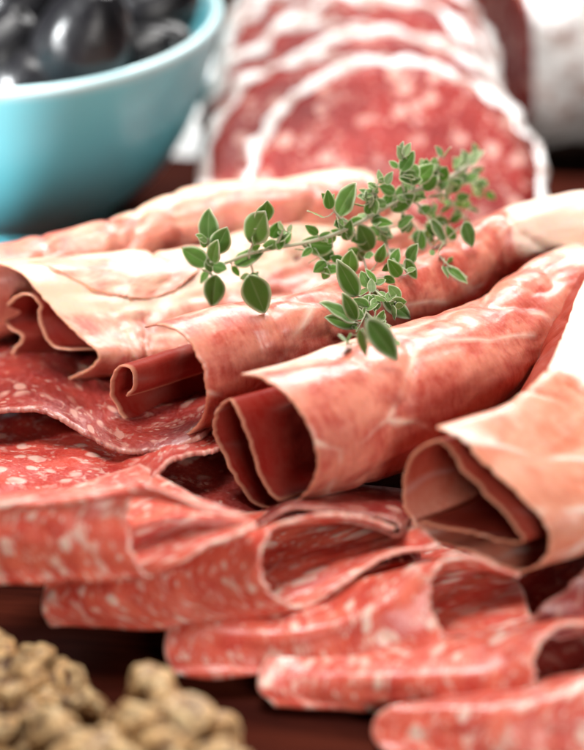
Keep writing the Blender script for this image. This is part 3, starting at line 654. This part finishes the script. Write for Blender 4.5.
# ------------------------------------------------------------------ herb sprig
def sprig():
    base = aty(360, 235, -0.2)
    root = thing('herb_sprig', base, 'green herb sprig with small pale edged leaves lying across the ham rolls', 'herb sprig')
    # stem depth along the picture column: world y as a function of px, py
    def Y(px, py):
        y = np.interp(px, [180, 260, 330, 400, 450, 500], [-.6, -.3, -.4, .8, 2.4, 4.6])
        if 320 < px < 430 and py > 255: y = min(y, np.interp(py, [255, 300, 360], [-.5, -2.4, -4.1]))
        return y
    from mathutils.bvhtree import BVHTree
    vs, fs = [], []
    for P in HAM:
        b = sum(map(len, vs)); nu, nv, _ = P.shape; idx = np.arange(nu * nv).reshape(nu, nv) + b; vs.append(P.reshape(-1, 3))
        fs += np.stack([idx[:-1, :-1], idx[1:, :-1], idx[1:, 1:], idx[:-1, 1:]], -1).reshape(-1, 4).tolist()
    bvh = BVHTree.FromPolygons(np.vstack(vs).tolist(), fs)
    def clear(p, gap=.3):
        """keep a point of the herb above the ham it rests on"""
        d = p - CAM; L = np.linalg.norm(d); d = d / L; h = bvh.ray_cast(Vector(CAM), Vector(d))
        return CAM + d * min(L, h[3] - gap) if h[0] is not None else p
    W = lambda px, py, dy=0: clear(aty(px, py, Y(px, py) + dy))
    VS = []; FS = []
    def tube(pts, r0, r1, n=8, m=30):
        C = spline(pts, m); T = np.gradient(C, axis=0); T /= np.linalg.norm(T, axis=1, keepdims=True)
        b = sum(len(v) for v in VS); V = []
        for i in range(m):
            a = np.cross(T[i], [0.1, .2, 1.]); a /= np.linalg.norm(a); c = np.cross(T[i], a); r = r0 + (r1 - r0) * i / (m - 1)
            for k in range(n):
                q = 2 * math.pi * k / n; V.append(C[i] + (a * math.cos(q) + c * math.sin(q)) * r)
        VS.append(np.array(V))
        for i in range(m - 1):
            for k in range(n): FS.append((b + i * n + k, b + i * n + (k + 1) % n, b + (i + 1) * n + (k + 1) % n, b + (i + 1) * n + k))
    main = [(208,268),(228,262),(248,254),(275,248),(303,243),(330,236),(352,226),(378,212),(405,196),(430,184),(452,176),(472,162)]
    tube([W(*p) for p in main], .045, .06); br = [
        [(352,228),(362,255),(370,285),(366,312),(356,332)], [(378,212),(385,240),(395,262),(410,272)], [(395,205),(420,232),(445,262),(455,270)],
        [(352,228),(338,216),(328,200)], [(378,212),(372,195),(380,180)], [(405,196),(402,178),(410,160)], [(430,184),(450,200),(466,222)],
        [(430,184),(432,168),(440,155)], [(452,176),(466,180),(486,184)], [(303,243),(318,255),(326,262)], [(370,285),(382,296),(396,302)], [(248,254),(252,268),(255,280)],
        [(248,254),(256,238),(262,226)], [(208,268),(208,252),(208,238)], [(208,268),(214,282),(214,290)], [(366,312),(378,325),(388,338)], [(275,248),(280,238),(284,228)],[(405,196),(425,210),(438,228)]]
    for b in br: tube([W(*p) for p in b], .035, .02, 6, 16)
    STEMP = np.vstack(VS)
    # leaf prototype meshes (unit length along +y, face +z)
    def leaf_mesh(wd, cup, bend, fold, seed, mat):
        nu, nv = 17, 25; P = np.empty((nu, nv, 3)); mid = np.empty((nu, nv)); rim = np.empty((nu, nv))
        for j in range(nv):
            t = j / (nv - 1); half = wd * .5 * (math.sin(math.pi * min(1, t ** .78)) ** .72) + .004
            if t > .97: half *= .6
            for i in range(nu):
                s = -1 + 2 * i / (nu - 1)
                x = s * half; z = -cup * (s * half) ** 2 * 4 * (1 if fold else -1) + bend * t * t + abs(s) * fold * half + .012 * math.sin(t * 16 + seed) * abs(s)
                P[i, j] = (x, t + .01 * math.sin(s * 9 + seed), z); mid[i, j] = max(0, 1 - abs(s) * half / .02) if t < .9 else 0
                rim[i, j] = sstep(.0, 1, 1 - min((1 - abs(s)) * half, (1 - t) * .8 + .01) / .085)
        N = grid_normals(P); th = .022; A = (P + N * th * .5).reshape(-1, 3); B = (P - N * th * .5).reshape(-1, 3); m = nu * nv
        if N[nu // 2, nv // 2, 2] < 0: A, B = B, A
        idx = np.arange(m).reshape(nu, nv); q = np.stack([idx[:-1, :-1], idx[1:, :-1], idx[1:, 1:], idx[:-1, 1:]], -1).reshape(-1, 4)
        F = [tuple(x) for x in q] + [tuple(x[::-1] + m) for x in q]
        bo_ = np.concatenate([idx[:, 0], idx[-1, 1:], idx[-2::-1, -1], idx[0, -2:0:-1]]); k = len(bo_)
        for i in range(k):
            j = (i + 1) % k; F.append((bo_[j], bo_[i], bo_[i] + m, bo_[j] + m))
        me = bpy.data.meshes.new('leaf'); me.from_pydata(np.vstack([A, B]).tolist(), [], F)
        me.polygons.foreach_set('use_smooth', [True] * len(me.polygons)); ul = me.uv_layers.new(name='UVMap')
        for nm, a in (('rim', np.concatenate([rim.ravel()] * 2)), ('mid', np.concatenate([mid.ravel(), mid.ravel()])), ('side', np.concatenate([np.zeros(m), np.ones(m)]))):
            at_ = me.attributes.new(nm, 'FLOAT', 'POINT'); at_.data.foreach_set('value', a.astype(np.float32))
        me.materials.append(mat); return me
    protos = [leaf_mesh(w_, c_, b_, f_, s_, M['leaf']) for w_, c_, b_, f_, s_ in [(.68, .3, -.12, .35, 0), (.66, .3, .1, .3, 2), (.56, .3, -.2, .45, 4), (.62, .25, -.05, .35, 5), (.46, .3, -.12, .4, 7)]]
    yprotos = [leaf_mesh(.6, .3, -.1, .5, 1, M['leaf_young'])]
    first = {}
    count = [0]
    def leaf(bx, by, tx, ty, k=0, dyb=0, dyt=0, face=None, young=False):
        mx, my = (bx + tx) / 2, (by + ty) / 2
        yb = min(W(bx, by, dyb)[1], clear(aty(tx, ty, Y(bx, by) + dyb), .2)[1], clear(aty(mx, my, Y(bx, by) + dyb), .2)[1])
        b = aty(bx, by, yb); tp = aty(tx, ty, yb + dyt); d = tp - b; L = np.linalg.norm(d); y_ = d / L
        n = np.array([0, -.75, .66]) + (rng.normal(0, .38, 3) if face is None else np.array(face)); n = n - y_ * (n @ y_); n /= np.linalg.norm(n)
        x_ = np.cross(y_, n)
        dd = np.linalg.norm(STEMP - b, axis=1); q_ = STEMP[dd.argmin()]
        if .04 < dd.min() < 1.2: tube([q_, (q_ + b) / 2 + np.array([0, 0, -.03]), b + y_ * .03], .02, .013, 5, 6)
        me = yprotos[0] if young else protos[k % 5]
        if me.name not in first: o = bpy.data.objects.new('leaf', me); first[me.name] = o
        else: o = first[me.name].copy()
        mt = Matrix(((x_[0], y_[0], n[0], 0), (x_[1], y_[1], n[1], 0), (x_[2], y_[2], n[2], 0), (0, 0, 0, 1)))
        loc = (b - np.array(base)) * S
        o.matrix_local = Matrix.Translation(Vector(loc)) @ mt @ Matrix.Scale(L * S, 4)
        COL.objects.link(o); o.parent = root; count[0] += 1
    big = [(209,244,207,209,0),(215,253,228,226,1),(208,264,181,249,0),(213,262,214,243,2),(213,266,228,270,1),(210,269,198,283,2),(216,275,212,307,3),
           (249,241,268,210,1),(234,263,263,252,3),(249,275,265,314,3),(262,222,268,203,0),(279,250,282,233,2),(284,245,290,228,2),(272,238,280,222,0),(232,266,240,276,2),
           (338,215,355,183,3),(330,209,328,192,2),(324,218,308,209,0),(333,247,300,243,1),(333,250,320,262,0),(355,232,337,220,1),(391,210,415,194,3),(371,250,360,225,0),
           (345,240,350,222,2),(348,275,351,251,0),(357,296,338,262,4),(356,320,344,294,4),(358,325,325,317,4),(354,322,323,300,4),(350,344,340,334,1),(361,328,364,357,4),
           (367,319,399,361,4),(381,297,413,318,4),(405,259,417,280,4),(446,267,469,282,4),(430,220,449,244,4),(421,250,423,230,2),(464,222,474,247,0),(471,186,488,182,1),(486,192,495,199,1),
           (448,190,461,180,0),(415,182,434,164,0),(401,171,414,151,3),(398,168,389,160,2),(424,190,437,176,0),(366,214,376,196,2),(384,206,392,192,0),(372,222,392,222,2),(388,240,382,222,2),
           (398,226,412,216,0),(410,232,404,216,2),(418,212,432,206,0),(440,212,452,206,0),(450,222,462,214,2),(436,236,424,224,1),(455,240,446,226,2),(344,262,330,256,0),(340,270,318,268,2),
           (326,262,314,272,0),(328,268,322,280,0),(378,262,384,246,4),(392,266,398,248,0),(400,276,390,262,2),(376,283,366,268,4),(409,262,414,246,2),(366,238,352,240,0),(318,234,306,226,2),(312,248,302,256,2),
           (395,192,380,186,0),(372,196,360,188,2),(364,206,350,204,0),(410,200,422,196,2),(430,198,444,192,0),(456,198,470,196,0),(468,208,480,210,2),(440,180,446,168,0),(342,234,332,230,2),(358,252,366,262,2),(384,276,396,284,2),(352,334,344,344,2)]
    for bx, by, tx, ty, k in big:
        leaf(bx, by, tx, ty, k, rng.uniform(-.25, .25), rng.uniform(-.35, .25))
    yg = [(470,165,462,150),(470,165,478,150),(474,160,484,150),(464,172,454,158),(468,170,458,166),(472,172,484,168),(476,158,474,143),(403,160,398,146),(404,156,410,143),(402,158,402,142),(330,200,322,194),(382,182,378,170),(386,184,392,172),(442,156,436,146),(444,158,450,146),(288,232,292,224),(283,230,278,222)]
    for bx, by, tx, ty in yg: leaf(bx, by, tx, ty, 0, rng.uniform(-.2, .3), rng.uniform(-.2, .2), young=True)
    # the tuft of tiny leaves nobody could count, crowded along the stems
    V_, F_, A_ = [], [], {'rim': [], 'mid': [], 'side': []}; nb = 0
    src = protos[0]; cv_ = np.empty(len(src.vertices) * 3); src.vertices.foreach_get('co', cv_); cv_ = cv_.reshape(-1, 3)
    fl = [tuple(p.vertices) for p in src.polygons]; aa = {}
    for k_ in A_:
        a_ = np.empty(len(cv_), np.float32); src.attributes[k_].data.foreach_get('value', a_); aa[k_] = a_
    for bi, b in enumerate([main] + br):
        C = spline([(x, y, 0) for x, y in b], 60); n_ = 46 if bi == 0 else (15 if C[-1][0] > 350 else 4)
        for q in range(n_):
            c_ = C[rng.integers(12, 60)]; 
            if bi == 0 and c_[0] < 320: continue
            p0 = W(c_[0] + rng.normal(0, 3), c_[1] + rng.normal(0, 3)); L = rng.uniform(.22, .48)
            y_ = rng.normal(0, 1, 3); y_ /= np.linalg.norm(y_); nn = np.array([0, -.6, .7]) + rng.normal(0, .6, 3); nn -= y_ * (nn @ y_); nn /= np.linalg.norm(nn); x_ = np.cross(y_, nn)
            V_.append(p0 + (cv_[:, :1] * x_ + cv_[:, 1:2] * y_ + cv_[:, 2:] * nn) * L)
            F_ += [tuple(v + nb for v in f) for f in fl]; nb += len(cv_)
            for k_ in A_: A_[k_].append(aa[k_])
    o = mesh_obj('tiny_leaves', np.vstack(V_), F_, M['leaf_tiny'], root, uvs=np.zeros((nb, 2)), attrs={k_: np.concatenate(v) for k_, v in A_.items()}); o['kind'] = 'stuff'
    mesh_obj('stem', np.vstack(VS), FS, M['stem'], root)
    print('leaves', count[0])
sprig()

# ------------------------------------------------------------------ light
def area(name, loc, target, size, power, color=(1, 1, 1), sy=None):
    l = bpy.data.lights.new(name, 'AREA'); l.energy = power; l.color = color; l.size = size * S
    if sy: l.shape = 'RECTANGLE'; l.size_y = sy * S
    o = bpy.data.objects.new(name, l); o.location = Vector(loc) * S
    d = Vector(target) - Vector(loc); o.rotation_euler = d.to_track_quat('-Z', 'Y').to_euler(); link(o); return o
area('window_light', (10, 52, 46), (0, 0, 3), 36, 5.2, (1, .98, .96), 26)
area('top_softbox', (-6, 4, 58), (-2, -5, 0), 22, 4.0, (1, .98, .95))
area('front_fill', (24, -62, 26), (-4, -8, 0), 24, 2.4, (1, .95, .90))
lf = area('bowl_fill', (-62, -14, 26), (-12, 12, 4), 16, .75, (.96, .99, 1)); lf.data.spread = math.radians(28)  # added unseen fill with a narrow spread, only to brighten the bowl
wd = bpy.data.worlds.new("World"); sc.world = wd; wd.use_nodes = True
wd.node_tree.nodes['Background'].inputs[0].default_value = (.9, .95, 1, 1); wd.node_tree.nodes['Background'].inputs[1].default_value = .02

sc.view_settings.view_transform = 'Standard'; sc.view_settings.look = 'None'; sc.view_settings.exposure = 0; sc.view_settings.gamma = 1
sc.cycles.max_bounces = 10; sc.cycles.transmission_bounces = 6
